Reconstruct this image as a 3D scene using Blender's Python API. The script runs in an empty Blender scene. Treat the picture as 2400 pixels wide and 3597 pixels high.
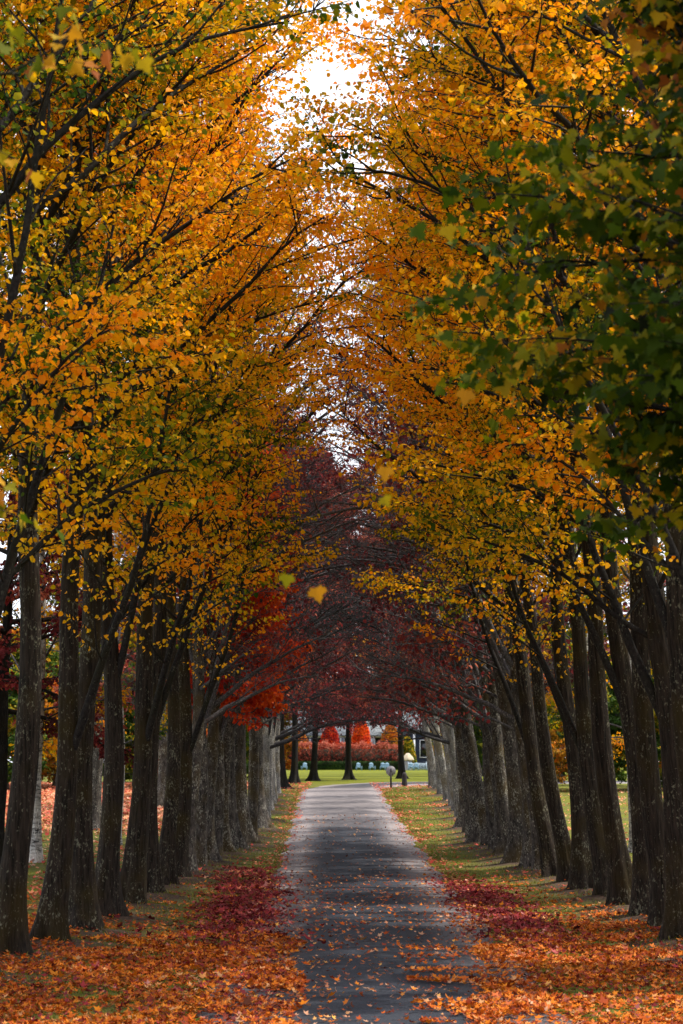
import bpy, math, random
import numpy as np
from mathutils import Vector, Matrix

R = math.radians
scene = bpy.context.scene
COL = scene.collection

# ------------------------------------------------------------------ camera
cam_d = bpy.data.cameras.new("camera")
cam = bpy.data.objects.new("camera", cam_d)
COL.objects.link(cam)
scene.camera = cam
cam.location = (0, 0, 3.0)
cam.rotation_euler = (R(90 + 6.56), 0, 0)
cam_d.sensor_fit = 'VERTICAL'
cam_d.sensor_height = 36.0
cam_d.lens = 76.6
cam_d.clip_start = 0.1
cam_d.clip_end = 3000
cam_d.dof.use_dof = True
cam_d.dof.focus_distance = 46.0
cam_d.dof.aperture_fstop = 3.2

# ------------------------------------------------------------------ sky and sun
SUN_AZ, SUN_EL = R(78), R(59)      # azimuth from +Y towards +X: the sun stands to the right, a little ahead
world = bpy.data.worlds.new("World")
scene.world = world
world.use_nodes = True
wn, wl = world.node_tree.nodes, world.node_tree.links
wn.clear()
wo = wn.new('ShaderNodeOutputWorld')
bg = wn.new('ShaderNodeBackground')
bg.inputs['Strength'].default_value = 0.12
sky = wn.new('ShaderNodeTexSky')
sky.sky_type = 'NISHITA'
sky.sun_disc = False
sky.sun_elevation = SUN_EL
sky.sun_rotation = SUN_AZ
sky.dust_density = 2.0
wtc = wn.new('ShaderNodeTexCoord')
wmp = wn.new('ShaderNodeMapping')
wmp.inputs['Scale'].default_value = (2.2, 2.2, 5.0)
wnz = wn.new('ShaderNodeTexNoise')
wnz.inputs['Scale'].default_value = 1.6
wnz.inputs['Detail'].default_value = 6
wrp = wn.new('ShaderNodeValToRGB')
wrp.color_ramp.elements[0].position = 0.28
wrp.color_ramp.elements[0].color = (0.45, 0.45, 0.45, 1)
wrp.color_ramp.elements[1].position = 0.55
wrp.color_ramp.elements[1].color = (1, 1, 1, 1)
wmx = wn.new('ShaderNodeMix')
wmx.data_type = 'RGBA'
wmx.inputs['B'].default_value = (9.6, 10.0, 10.8, 1)     # bright thin cloud
wl.new(wtc.outputs['Generated'], wmp.inputs['Vector'])
wl.new(wmp.outputs[0], wnz.inputs['Vector'])
wl.new(wnz.outputs['Fac'], wrp.inputs['Fac'])
wl.new(wrp.outputs['Color'], wmx.inputs['Factor'])
wl.new(sky.outputs[0], wmx.inputs['A'])
wl.new(wmx.outputs['Result'], bg.inputs['Color'])
wl.new(bg.outputs[0], wo.inputs['Surface'])

sun_d = bpy.data.lights.new("sun", 'SUN')
sun_d.energy = 4.6
sun_d.angle = R(1.2)
sun_d.color = (1.0, 0.93, 0.82)
sun = bpy.data.objects.new("sun", sun_d)
COL.objects.link(sun)
sd = Vector((math.sin(SUN_AZ) * math.cos(SUN_EL), math.cos(SUN_AZ) * math.cos(SUN_EL), math.sin(SUN_EL)))
sun.rotation_euler = sd.to_track_quat('Z', 'Y').to_euler()

scene.view_settings.view_transform = 'Standard'
scene.view_settings.look = 'None'
scene.view_settings.exposure = 0.55
scene.view_settings.gamma = 1.0
scene.render.engine = 'CYCLES'
cy = scene.cycles
cy.max_bounces = 7
cy.diffuse_bounces = 3
cy.glossy_bounces = 2
cy.transmission_bounces = 4
cy.transparent_max_bounces = 4
cy.use_denoising = True
cy.caustics_reflective = False
cy.caustics_refractive = False

# ------------------------------------------------------------------ helpers
rng = np.random.default_rng(7)


def nrm(a):
    return a / np.maximum(np.linalg.norm(a, axis=-1, keepdims=True), 1e-9)


def lf(x, y, s=0.0):
    """cheap smooth noise, about -1..1"""
    return (np.sin(x * 1.3 + 2.1 * np.sin(y * 0.7 + s) + s) + np.sin(y * 1.7 + 1.7 * np.sin(x * 0.9 - s) + 2 * s)
            + 0.6 * np.sin(x * 3.1 + y * 2.3 + s * 3) + 0.5 * np.sin(x * 2.2 - y * 4.1 + s)) / 3.1


GD = [-30, 60, 67, 83, 98, 115, 128, 138, 165, 240, 320, 700]
GZ = [0, 0, .1, .45, .75, 1.2, 1.48, 1.49, 1.78, 1.8, 1.85, 3.0]


def gz(x, y):
    b = sum(np.interp(np.asarray(y, float) + o, GD, GZ) for o in (-6, -3, 0, 3, 6)) / 5
    return b


def tag(o, label=None, cat=None, group=None, kind=None):
    if label: o["label"] = label
    if cat: o["category"] = cat
    if group: o["group"] = group
    if kind: o["kind"] = kind
    return o


def raw_mesh(name, verts, faces, mat, tone=None, smooth=False):
    """verts (N,3); faces: list of arrays (M,k) each with one k; tone: per-face floats"""
    me = bpy.data.meshes.new(name)
    verts = np.asarray(verts, np.float32)
    me.vertices.add(len(verts))
    me.vertices.foreach_set("co", verts.ravel())
    if not isinstance(faces, list): faces = [faces]
    if isinstance(faces[0], tuple): faces = [np.array(faces)]
    faces = [np.asarray(f, np.int32) for f in faces if len(f)]
    nl = sum(f.size for f in faces)
    nf = sum(len(f) for f in faces)
    me.loops.add(nl)
    me.loops.foreach_set("vertex_index", np.concatenate([f.ravel() for f in faces]))
    me.polygons.add(nf)
    tot = np.concatenate([np.full(len(f), f.shape[1], np.int32) for f in faces])
    st = np.concatenate([[0], np.cumsum(tot)[:-1]]).astype(np.int32)
    me.polygons.foreach_set("loop_start", st)
    me.polygons.foreach_set("loop_total", tot)
    if smooth: me.polygons.foreach_set("use_smooth", np.ones(nf, bool))
    if tone is not None:
        a = me.attributes.new("tone", 'FLOAT', 'FACE')
        a.data.foreach_set("value", np.asarray(tone, np.float32))
    me.update(calc_edges=True)
    me.validate()
    if mat: me.materials.append(mat)
    return me


def link(name, me, parent=None):
    o = bpy.data.objects.new(name, me)
    COL.objects.link(o)
    if parent: o.parent = parent
    return o


def empty(name, loc, rz=0.0):
    o = bpy.data.objects.new(name, None)
    COL.objects.link(o)
    o.location = loc
    o.rotation_euler = (0, 0, rz)
    o.empty_display_size = 0.3
    return o


class MB:
    """collects boxes, tubes and lathes into one mesh"""
    def __init__(s): s.v, s.f4, s.n = [], [], 0

    def add(s, v, f):
        v = np.asarray(v, float); f = np.asarray(f, int)
        s.v.append(v); s.f4.append(f + s.n); s.n += len(v); return s

    def box(s, c, d, rx=0, rz=0, piv=None):
        h = np.array(d) / 2.0
        v = np.array([[i, j, k] for i in (-1, 1) for j in (-1, 1) for k in (-1, 1)]) * h
        f = [[0, 1, 3, 2], [4, 6, 7, 5], [0, 4, 5, 1], [2, 3, 7, 6], [0, 2, 6, 4], [1, 5, 7, 3]]
        if rx:
            c_, s_ = math.cos(rx), math.sin(rx)
            v = np.stack([v[:, 0], v[:, 1] * c_ - v[:, 2] * s_, v[:, 1] * s_ + v[:, 2] * c_], 1)
        if rz:
            c_, s_ = math.cos(rz), math.sin(rz)
            v = np.stack([v[:, 0] * c_ - v[:, 1] * s_, v[:, 0] * s_ + v[:, 1] * c_, v[:, 2]], 1)
        return s.add(v + np.array(c), f)

    def tube(s, pts, rad, n=8):
        P = np.array([pts], float); Rr = np.array([rad], float)
        v, f = tubes(P, Rr, n)
        return s.add(v, f)

    def lathe(s, prof, n=24, c=(0, 0, 0)):
        a = np.linspace(0, 2 * np.pi, n, endpoint=False)
        v = [[r * math.cos(t) + c[0], r * math.sin(t) + c[1], z + c[2]] for r, z in prof for t in a]
        f = [[i * n + j, i * n + (j + 1) % n, (i + 1) * n + (j + 1) % n, (i + 1) * n + j] for i in range(len(prof) - 1) for j in range(n)]
        return s.add(v, f)

    def mesh(s, name, mat, smooth=False):
        return raw_mesh(name, np.concatenate(s.v), np.concatenate(s.f4), mat, smooth=smooth)

    def obj(s, name, mat, parent=None, smooth=False):
        return link(name, s.mesh(name, mat, smooth), parent)


def tubes(P, Rr, n):
    """P (N,K,3), Rr (N,K) -> tube verts and quads"""
    N, K, _ = P.shape
    T = np.gradient(P, axis=1)
    T = nrm(T)
    up = np.where(np.abs(T[:, :1, 2:3]) > 0.9, np.array([1.0, 0, 0]), np.array([0, 0, 1.0]))
    A = nrm(np.cross(T, np.broadcast_to(up, T.shape)))
    B = np.cross(T, A)
    a = np.arange(n) * 2 * np.pi / n
    v = P[:, :, None, :] + Rr[:, :, None, None] * (A[:, :, None, :] * np.cos(a)[None, None, :, None] + B[:, :, None, :] * np.sin(a)[None, None, :, None])
    idx = np.arange(N * K * n).reshape(N, K, n)
    a0 = idx[:, :-1, :]; b0 = np.roll(a0, -1, axis=2); a1 = idx[:, 1:, :]; b1 = np.roll(a1, -1, axis=2)
    f = np.stack([a0, b0, b1, a1], -1).reshape(-1, 4)
    return v.reshape(-1, 3), f


# ------------------------------------------------------------------ materials
def new_mat(name):
    m = bpy.data.materials.new(name)
    m.use_nodes = True
    nt = m.node_tree
    nt.nodes.clear()
    out = nt.nodes.new('ShaderNodeOutputMaterial')
    return m, nt, nt.nodes, nt.links, out


def ramp(nodes, stops, interp='LINEAR'):
    r = nodes.new('ShaderNodeValToRGB')
    cr = r.color_ramp
    cr.interpolation = interp
    while len(cr.elements) < len(stops): cr.elements.new(0.5)
    for e, (p, c) in zip(cr.elements, stops):
        e.position = p; e.color = (*c, 1)
    return r


def leaf_mat(name, stops, trans=0.45, rough=0.55, tint=1.0):
    m, nt, n, l, out = new_mat(name)
    at = n.new('ShaderNodeAttribute'); at.attribute_name = "tone"
    geo = n.new('ShaderNodeNewGeometry')
    ad = n.new('ShaderNodeMath'); ad.operation = 'MULTIPLY_ADD'
    l.new(geo.outputs['Random Per Island'], ad.inputs[0]); ad.inputs[1].default_value = 0.16
    ad2 = n.new('ShaderNodeMath'); ad2.operation = 'SUBTRACT'; ad2.inputs[1].default_value = 0.08
    l.new(at.outputs['Fac'], ad2.inputs[0]); l.new(ad2.outputs[0], ad.inputs[2])
    r = ramp(n, stops)
    l.new(ad.outputs[0], r.inputs['Fac'])
    pb = n.new('ShaderNodeBsdfPrincipled')
    pb.inputs['Roughness'].default_value = rough
    pb.inputs['Specular IOR Level'].default_value = 0.12
    l.new(r.outputs['Color'], pb.inputs['Base Color'])
    if trans > 0:
        tr = n.new('ShaderNodeBsdfTranslucent')
        l.new(r.outputs['Color'], tr.inputs['Color'])
        mx = n.new('ShaderNodeMixShader'); mx.inputs[0].default_value = trans
        l.new(pb.outputs[0], mx.inputs[1]); l.new(tr.outputs[0], mx.inputs[2])
        l.new(mx.outputs[0], out.inputs['Surface'])
    else:
        l.new(pb.outputs[0], out.inputs['Surface'])
    return m


M = {}
M['yellow'] = leaf_mat('yellow_leaves', [(0, (.02, .06, .006)), (.22, (.07, .12, .006)), (.40, (.34, .29, .004)), (.54, (.78, .42, .004)), (.8, (.92, .40, .004)), (1, (.88, .27, .004))], .5)
M['red'] = leaf_mat('scarlet_leaves', [(0, (.20, .012, .014)), (.5, (.62, .04, .012)), (1, (.85, .16, .015))], .5)
M['maroon'] = leaf_mat('maroon_leaves', [(0, (.05, .015, .016)), (.5, (.12, .020, .024)), (.8, (.26, .028, .03)), (1, (.45, .12, .06))], .35)
M['orange'] = leaf_mat('orange_leaves', [(0, (.15, .10, .01)), (.3, (.55, .25, .02)), (.65, (.65, .15, .015)), (1, (.5, .04, .015))], .45)
M['maple'] = leaf_mat('maple_leaves', [(0, (.008, .010, .004)), (.15, (.018, .040, .003)), (.5, (.060, .092, .002)), (.72, (.30, .23, .005)), (.86, (.55, .25, .008)), (1, (.3, .08, .01))], .45, .7)
M['litter_orange'] = leaf_mat('orange_litter', [(0, (.10, .02, .015)), (.25, (.20, .028, .01)), (.5, (.44, .085, .008)), (.78, (.62, .19, .010)), (1, (.50, .26, .12))], 0.15)
M['litter_red'] = leaf_mat('red_litter', [(0, (.05, .008, .012)), (.5, (.17, .016, .022)), (.8, (.30, .03, .035)), (1, (.50, .20, .16))], 0.12)
M['litter_pink'] = leaf_mat('pink_litter', [(0, (.35, .04, .03)), (.4, (.60, .10, .07)), (.75, (.70, .28, .12)), (1, (.72, .42, .28))], 0.12)
M['litter_tan'] = leaf_mat('tan_litter', [(0, (.10, .03, .02)), (.4, (.34, .12, .06)), (.8, (.5, .28, .17)), (1, (.62, .3, .06))], 0.1)
M['grass'] = leaf_mat('grass_blades', [(0, (.055, .09, .010)), (.5, (.15, .17, .016)), (1, (.36, .28, .05))], 0.3)
M['hydrangea'] = leaf_mat('hydrangea_heads', [(0, (.05, .03, .015)), (.3, (.17, .025, .014)), (.7, (.40, .075, .045)), (1, (.52, .18, .11))], 0.3)
M['boxwood'] = leaf_mat('boxwood_leaves', [(0, (.008, .02, .006)), (.7, (.03, .07, .012)), (1, (.10, .16, .02))], 0.2)
M['shrubgreen'] = leaf_mat('shrub_leaves', [(0, (.03, .07, .01)), (.4, (.10, .16, .015)), (.7, (.50, .36, .02)), (1, (.65, .22, .02))], 0.45)


def bark_mat(name, dark, light, lichen, moss, lich_amt=0.5, sx=9.0, sz=1.1, bump=0.6):
    m, nt, n, l, out = new_mat(name)
    tc = n.new('ShaderNodeTexCoord')
    oi = n.new('ShaderNodeObjectInfo')
    off = n.new('ShaderNodeVectorMath'); off.operation = 'SCALE'
    cmb = n.new('ShaderNodeCombineXYZ')
    for k in range(3): l.new(oi.outputs['Random'], cmb.inputs[k])
    l.new(cmb.outputs[0], off.inputs[0]); off.inputs['Scale'].default_value = 37.0
    add = n.new('ShaderNodeVectorMath'); add.operation = 'ADD'
    l.new(tc.outputs['Object'], add.inputs[0]); l.new(off.outputs[0], add.inputs[1])
    mp = n.new('ShaderNodeMapping'); mp.inputs['Scale'].default_value = (sx, sx, sz)
    l.new(add.outputs[0], mp.inputs['Vector'])
    nz = n.new('ShaderNodeTexNoise'); nz.inputs['Scale'].default_value = 2.4; nz.inputs['Detail'].default_value = 7; nz.inputs['Roughness'].default_value = 0.62
    l.new(mp.outputs[0], nz.inputs['Vector'])
    r1 = ramp(n, [(.36, dark), (.50, tuple((a * .55 + b * .45) for a, b in zip(dark, light))), (.68, light)])
    l.new(nz.outputs['Fac'], r1.inputs['Fac'])
    # moss in broad patches
    nz2 = n.new('ShaderNodeTexNoise'); nz2.inputs['Scale'].default_value = 1.1; nz2.inputs['Detail'].default_value = 4
    l.new(add.outputs[0], nz2.inputs['Vector'])
    r2 = ramp(n, [(.48, (0, 0, 0)), (.66, (.75, .75, .75))])
    l.new(nz2.outputs['Fac'], r2.inputs['Fac'])
    mx = n.new('ShaderNodeMix'); mx.data_type = 'RGBA'
    l.new(r2.outputs['Color'], mx.inputs['Factor']); l.new(r1.outputs['Color'], mx.inputs['A']); mx.inputs['B'].default_value = (*moss, 1)
    # lichen flecks
    mp3 = n.new('ShaderNodeMapping'); mp3.inputs['Scale'].default_value = (1, 1, .55)
    l.new(add.outputs[0], mp3.inputs['Vector'])
    nz3 = n.new('ShaderNodeTexNoise'); nz3.inputs['Scale'].default_value = 26; nz3.inputs['Detail'].default_value = 5; nz3.inputs['Roughness'].default_value = .7
    l.new(mp3.outputs[0], nz3.inputs['Vector'])
    nz4 = n.new('ShaderNodeTexNoise'); nz4.inputs['Scale'].default_value = 2.3
    l.new(add.outputs[0], nz4.inputs['Vector'])
    mu = n.new('ShaderNodeMath'); mu.operation = 'MULTIPLY_ADD'
    l.new(nz4.outputs['Fac'], mu.inputs[0]); mu.inputs[1].default_value = .35; l.new(nz3.outputs['Fac'], mu.inputs[2])
    r3 = ramp(n, [(.80 - lich_amt * .1, (0, 0, 0)), (.86 - lich_amt * .1, (1, 1, 1))])
    l.new(mu.outputs[0], r3.inputs['Fac'])
    mx2 = n.new('ShaderNodeMix'); mx2.data_type = 'RGBA'
    l.new(r3.outputs['Color'], mx2.inputs['Factor']); l.new(mx.outputs['Result'], mx2.inputs['A']); mx2.inputs['B'].default_value = (*lichen, 1)
    pb = n.new('ShaderNodeBsdfPrincipled'); pb.inputs['Roughness'].default_value = .9
    pb.inputs['Specular IOR Level'].default_value = 0.15
    l.new(mx2.outputs['Result'], pb.inputs['Base Color'])
    bp = n.new('ShaderNodeBump'); bp.inputs['Strength'].default_value = bump; bp.inputs['Distance'].default_value = .03
    l.new(nz.outputs['Fac'], bp.inputs['Height']); l.new(bp.outputs[0], pb.inputs['Normal'])
    l.new(pb.outputs[0], out.inputs['Surface'])
    return m


M['bark'] = bark_mat('dark_furrowed_bark', (.004, .003, .002), (.036, .026, .019), (.12, .115, .08), (.028, .019, .004), .35, 11, 1.0, .9)
M['barkdark'] = bark_mat('near_black_bark', (.004, .004, .004), (.022, .019, .017), (.05, .05, .04), (.016, .012, .004), .1, 8, 1.2, .7)
M['barkgrey'] = bark_mat('grey_lichen_bark', (.018, .016, .014), (.10, .085, .075), (.25, .24, .20), (.065, .045, .015), .6, 4, 2.0, .5)
M['barkpale'] = bark_mat('pale_lichen_bark', (.05, .048, .045), (.20, .185, .175), (.36, .35, .31), (.14, .11, .06), .8, 5, 1.4, .5)
M['birch'] = bark_mat('white_birch_bark', (.02, .02, .02), (.75, .72, .68), (.8, .78, .74), (.6, .55, .5), .6, 1.6, 6.0, .3)
M['limb'] = bark_mat('dark_limb_bark', (.006, .005, .005), (.026, .022, .019), (.08, .08, .06), (.015, .014, .006), .2, 8, 8, .4)
M['limbmid'] = bark_mat('dull_limb_bark', (.010, .009, .011), (.040, .036, .038), (.08, .075, .07), (.02, .017, .016), .3, 8, 8, .3)
M['limbgrey'] = bark_mat('grey_limb_bark', (.030, .027, .030), (.125, .115, .120), (.20, .19, .18), (.065, .055, .05), .5, 8, 8, .3)


def simple_mat(name, col, rough=.7, noise=.0, nscale=8, spec=.3, bump=0):
    m, nt, n, l, out = new_mat(name)
    pb = n.new('ShaderNodeBsdfPrincipled'); pb.inputs['Roughness'].default_value = rough
    pb.inputs['Specular IOR Level'].default_value = spec
    tc = n.new('ShaderNodeTexCoord'); nz = n.new('ShaderNodeTexNoise'); nz.inputs['Scale'].default_value = nscale; nz.inputs['Detail'].default_value = 5
    l.new(tc.outputs['Object'], nz.inputs['Vector'])
    r = ramp(n, [(.3, tuple(c * (1 - noise) for c in col)), (.7, tuple(min(1, c * (1 + noise)) for c in col))])
    l.new(nz.outputs['Fac'], r.inputs['Fac']); l.new(r.outputs['Color'], pb.inputs['Base Color'])
    if bump:
        bp = n.new('ShaderNodeBump'); bp.inputs['Strength'].default_value = bump; bp.inputs['Distance'].default_value = .02
        l.new(nz.outputs['Fac'], bp.inputs['Height']); l.new(bp.outputs[0], pb.inputs['Normal'])
    l.new(pb.outputs[0], out.inputs['Surface'])
    return m


M['chair'] = simple_mat('weathered_blue_paint', (.16, .27, .35), .5, .15)
M['fence'] = simple_mat('white_fence_paint', (.34, .42, .50), .5, .12)
M['slate'] = simple_mat('slate_roof', (.12, .135, .15), .6, .4, 3.0)
M['navy'] = simple_mat('navy_siding', (.025, .035, .07), .6, .2, 2.0)
M['trim'] = simple_mat('white_trim', (.60, .62, .66), .5, .08)
M['glass'] = simple_mat('dark_window_glass', (.006, .007, .009), .12, .2, 3, .6)
M['cream'] = simple_mat('cream_cloth', (.46, .38, .27), .9, .12)
M['white'] = simple_mat('white_paint', (.82, .82, .80), .5, .05)
M['signgrey'] = simple_mat('sign_back_grey', (.27, .25, .27), .5, .1)
M['postwood'] = simple_mat('dark_post_wood', (.035, .028, .03), .8, .3)
M['darkcore'] = simple_mat('dense_shrub_stems', (.02, .016, .01), .95, .4)


# ground
def ground_mat():
    m, nt, n, l, out = new_mat('turf')
    tc = n.new('ShaderNodeTexCoord')
    def noise(s, d=5, r=.6, scale=(1, 1, 1)):
        mp = n.new('ShaderNodeMapping'); mp.inputs['Scale'].default_value = scale
        l.new(tc.outputs['Object'], mp.inputs['Vector'])
        z = n.new('ShaderNodeTexNoise'); z.inputs['Scale'].default_value = s; z.inputs['Detail'].default_value = d; z.inputs['Roughness'].default_value = r
        l.new(mp.outputs[0], z.inputs['Vector']); return z
    a = noise(9, 6, .75)
    g = ramp(n, [(.3, (.045, .06, .008)), (.5, (.115, .13, .012)), (.7, (.25, .21, .03))])
    l.new(a.outputs['Fac'], g.inputs['Fac'])
    b = noise(.45, 5, .6)
    dry = ramp(n, [(.42, (0, 0, 0)), (.62, (.8, .8, .8))]); l.new(b.outputs['Fac'], dry.inputs['Fac'])
    c = noise(14, 5, .7)
    soil = ramp(n, [(.3, (.025, .018, .014)), (.7, (.12, .08, .058))]); l.new(c.outputs['Fac'], soil.inputs['Fac'])
    m1 = n.new('ShaderNodeMix'); m1.data_type = 'RGBA'
    at = n.new('ShaderNodeAttribute'); at.attribute_name = 'soil'
    mxs = n.new('ShaderNodeMath'); mxs.operation = 'MULTIPLY_ADD'
    l.new(dry.outputs['Color'], mxs.inputs[0]); mxs.inputs[1].default_value = .55; l.new(at.outputs['Fac'], mxs.inputs[2]); mxs.use_clamp = True
    l.new(mxs.outputs[0], m1.inputs['Factor']); l.new(g.outputs['Color'], m1.inputs['A']); l.new(soil.outputs['Color'], m1.inputs['B'])
    at2 = n.new('ShaderNodeAttribute'); at2.attribute_name = 'lawn'
    lw = ramp(n, [(.35, (.075, .095, .007)), (.65, (.16, .165, .012))]); l.new(b.outputs['Fac'], lw.inputs['Fac'])
    m2 = n.new('ShaderNodeMix'); m2.data_type = 'RGBA'
    l.new(at2.outputs['Fac'], m2.inputs['Factor']); l.new(m1.outputs['Result'], m2.inputs['A']); l.new(lw.outputs['Color'], m2.inputs['B'])
    pb = n.new('ShaderNodeBsdfPrincipled'); pb.inputs['Roughness'].default_value = .95; pb.inputs['Specular IOR Level'].default_value = .1
    l.new(m2.outputs['Result'], pb.inputs['Base Color'])
    bp = n.new('ShaderNodeBump'); bp.inputs['Strength'].default_value = .8; bp.inputs['Distance'].default_value = .05
    l.new(a.outputs['Fac'], bp.inputs['Height']); l.new(bp.outputs[0], pb.inputs['Normal'])
    l.new(pb.outputs[0], out.inputs['Surface'])
    return m


def road_mat():
    m, nt, n, l, out = new_mat('worn_asphalt')
    tc = n.new('ShaderNodeTexCoord')
    at = n.new('ShaderNodeAttribute'); at.attribute_name = 'across'     # -1..1 over the width
    def noise(s, d, r, sc):
        mp = n.new('ShaderNodeMapping'); mp.inputs['Scale'].default_value = sc
        l.new(tc.outputs['Object'], mp.inputs['Vector'])
        z = n.new('ShaderNodeTexNoise'); z.inputs['Scale'].default_value = s; z.inputs['Detail'].default_value = d; z.inputs['Roughness'].default_value = r
        l.new(mp.outputs[0], z.inputs['Vector']); return z
    fine = noise(45, 3, .7, (1, .5, 1))
    base = ramp(n, [(.3, (.008, .011, .017)), (.7, (.030, .036, .050))]); l.new(fine.outputs['Fac'], base.inputs['Fac'])
    patch = noise(.9, 5, .6, (1, .045, 1))
    pr = ramp(n, [(.4, (.85, .85, .85)), (.65, (1.35, 1.3, 1.28))]); l.new(patch.outputs['Fac'], pr.inputs['Fac'])
    vo = n.new('ShaderNodeTexVoronoi'); vo.feature = 'DISTANCE_TO_EDGE'; vo.inputs['Scale'].default_value = .55
    wob = noise(2.0, 4, .6, (1, 1, 1)); wa = n.new('ShaderNodeVectorMath'); wa.operation = 'MULTIPLY_ADD'
    l.new(wob.outputs['Color'], wa.inputs[0]); wa.inputs[1].default_value = (.9, .9, .9); l.new(tc.outputs['Object'], wa.inputs[2]); l.new(wa.outputs[0], vo.inputs['Vector'])
    cr = ramp(n, [(.004, (.35, .35, .35)), (.014, (1, 1, 1))]); l.new(vo.outputs['Distance'], cr.inputs['Fac'])
    mc = n.new('ShaderNodeMix'); mc.data_type = 'RGBA'; mc.blend_type = 'MULTIPLY'; mc.inputs['Factor'].default_value = .8
    l.new(base.outputs['Color'], mc.inputs['A']); l.new(cr.outputs['Color'], mc.inputs['B'])
    mu = n.new('ShaderNodeMix'); mu.data_type = 'RGBA'; mu.blend_type = 'MULTIPLY'; mu.inputs['Factor'].default_value = 1
    l.new(mc.outputs['Result'], mu.inputs['A']); l.new(pr.outputs['Color'], mu.inputs['B'])
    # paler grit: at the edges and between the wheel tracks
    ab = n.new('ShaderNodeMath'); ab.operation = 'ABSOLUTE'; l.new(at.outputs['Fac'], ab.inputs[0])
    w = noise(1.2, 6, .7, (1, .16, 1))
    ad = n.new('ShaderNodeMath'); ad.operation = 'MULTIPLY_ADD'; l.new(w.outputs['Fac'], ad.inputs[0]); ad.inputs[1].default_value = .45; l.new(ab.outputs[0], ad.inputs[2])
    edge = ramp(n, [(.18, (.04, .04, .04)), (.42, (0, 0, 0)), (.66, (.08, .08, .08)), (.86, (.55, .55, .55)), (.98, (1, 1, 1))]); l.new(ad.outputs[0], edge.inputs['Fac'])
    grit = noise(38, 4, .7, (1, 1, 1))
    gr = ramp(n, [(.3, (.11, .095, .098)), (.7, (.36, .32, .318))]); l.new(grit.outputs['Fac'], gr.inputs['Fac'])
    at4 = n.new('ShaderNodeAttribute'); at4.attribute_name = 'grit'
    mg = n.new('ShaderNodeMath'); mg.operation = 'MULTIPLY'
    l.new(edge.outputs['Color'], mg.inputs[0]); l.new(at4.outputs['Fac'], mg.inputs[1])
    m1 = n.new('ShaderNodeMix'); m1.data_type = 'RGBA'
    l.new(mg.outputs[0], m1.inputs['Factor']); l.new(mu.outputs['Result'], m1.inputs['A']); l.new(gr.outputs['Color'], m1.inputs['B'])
    # sunlight on the far stretch, mixed into the colour as paler grit tone
    at3 = n.new('ShaderNodeAttribute'); at3.attribute_name = 'sunlit'
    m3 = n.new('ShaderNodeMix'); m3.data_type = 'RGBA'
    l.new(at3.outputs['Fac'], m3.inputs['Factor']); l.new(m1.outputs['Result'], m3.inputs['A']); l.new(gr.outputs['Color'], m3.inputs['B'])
    pb = n.new('ShaderNodeBsdfPrincipled'); pb.inputs['Roughness'].default_value = .85; pb.inputs['Specular IOR Level'].default_value = .18
    l.new(m3.outputs['Result'], pb.inputs['Base Color'])
    bp = n.new('ShaderNodeBump'); bp.inputs['Strength'].default_value = .7; bp.inputs['Distance'].default_value = .02
    l.new(fine.outputs['Fac'], bp.inputs['Height']); l.new(bp.outputs[0], pb.inputs['Normal'])
    l.new(pb.outputs[0], out.inputs['Surface'])
    return m


# ------------------------------------------------------------------ layout of the rows
ROW_L = [(-5.3, 27.2), (-5.22, 30.4), (-5.10, 33.6), (-4.79, 36.1), (-4.51, 38.4), (-4.48, 41.7), (-4.38, 45.6), (-4.27, 48.9), (-4.23, 52.3),
         (-4.19, 55.6), (-4.10, 58.3), (-4.02, 61.0), (-3.90, 63.6), (-3.84, 66.0), (-3.68, 68.2), (-3.55, 70.6), (-3.38, 73.4), (-3.18, 76.8),
         (-3.08, 82.9), (-3.13, 90.3), (-3.27, 97.9), (-3.38, 104.2), (-3.43, 109.9), (-3.51, 117.0)]
ROW_R = [(5.7, 29.5), (5.72, 33.0), (5.68, 36.4), (5.84, 39.2), (5.84, 42.0), (5.79, 44.9), (5.85, 48.0), (5.54, 50.6), (5.59, 53.5), (5.42, 56.0),
         (5.33, 58.4), (5.29, 60.9), (5.17, 63.0), (5.08, 65.2), (4.98, 67.2), (4.90, 69.2), (4.75, 71.3), (4.60, 73.6), (4.58, 76.3), (4.63, 79.3),
         (4.69, 83.2), (5.00, 91.9), (5.15, 97.5), (5.25, 102.5), (5.31, 108.4), (5.32, 115.8), (5.41, 124.1), (5.56, 133.6)]
OAKS = [(-3.6, 132.0), (-3.24, 150.0), (-1.98, 158.0), (0.55, 163.0), (4.65, 170.0)]


def road_center(y):
    return np.interp(y, [0, 45, 67, 98, 120], [.5, .48, .42, .15, -.02])


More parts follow.
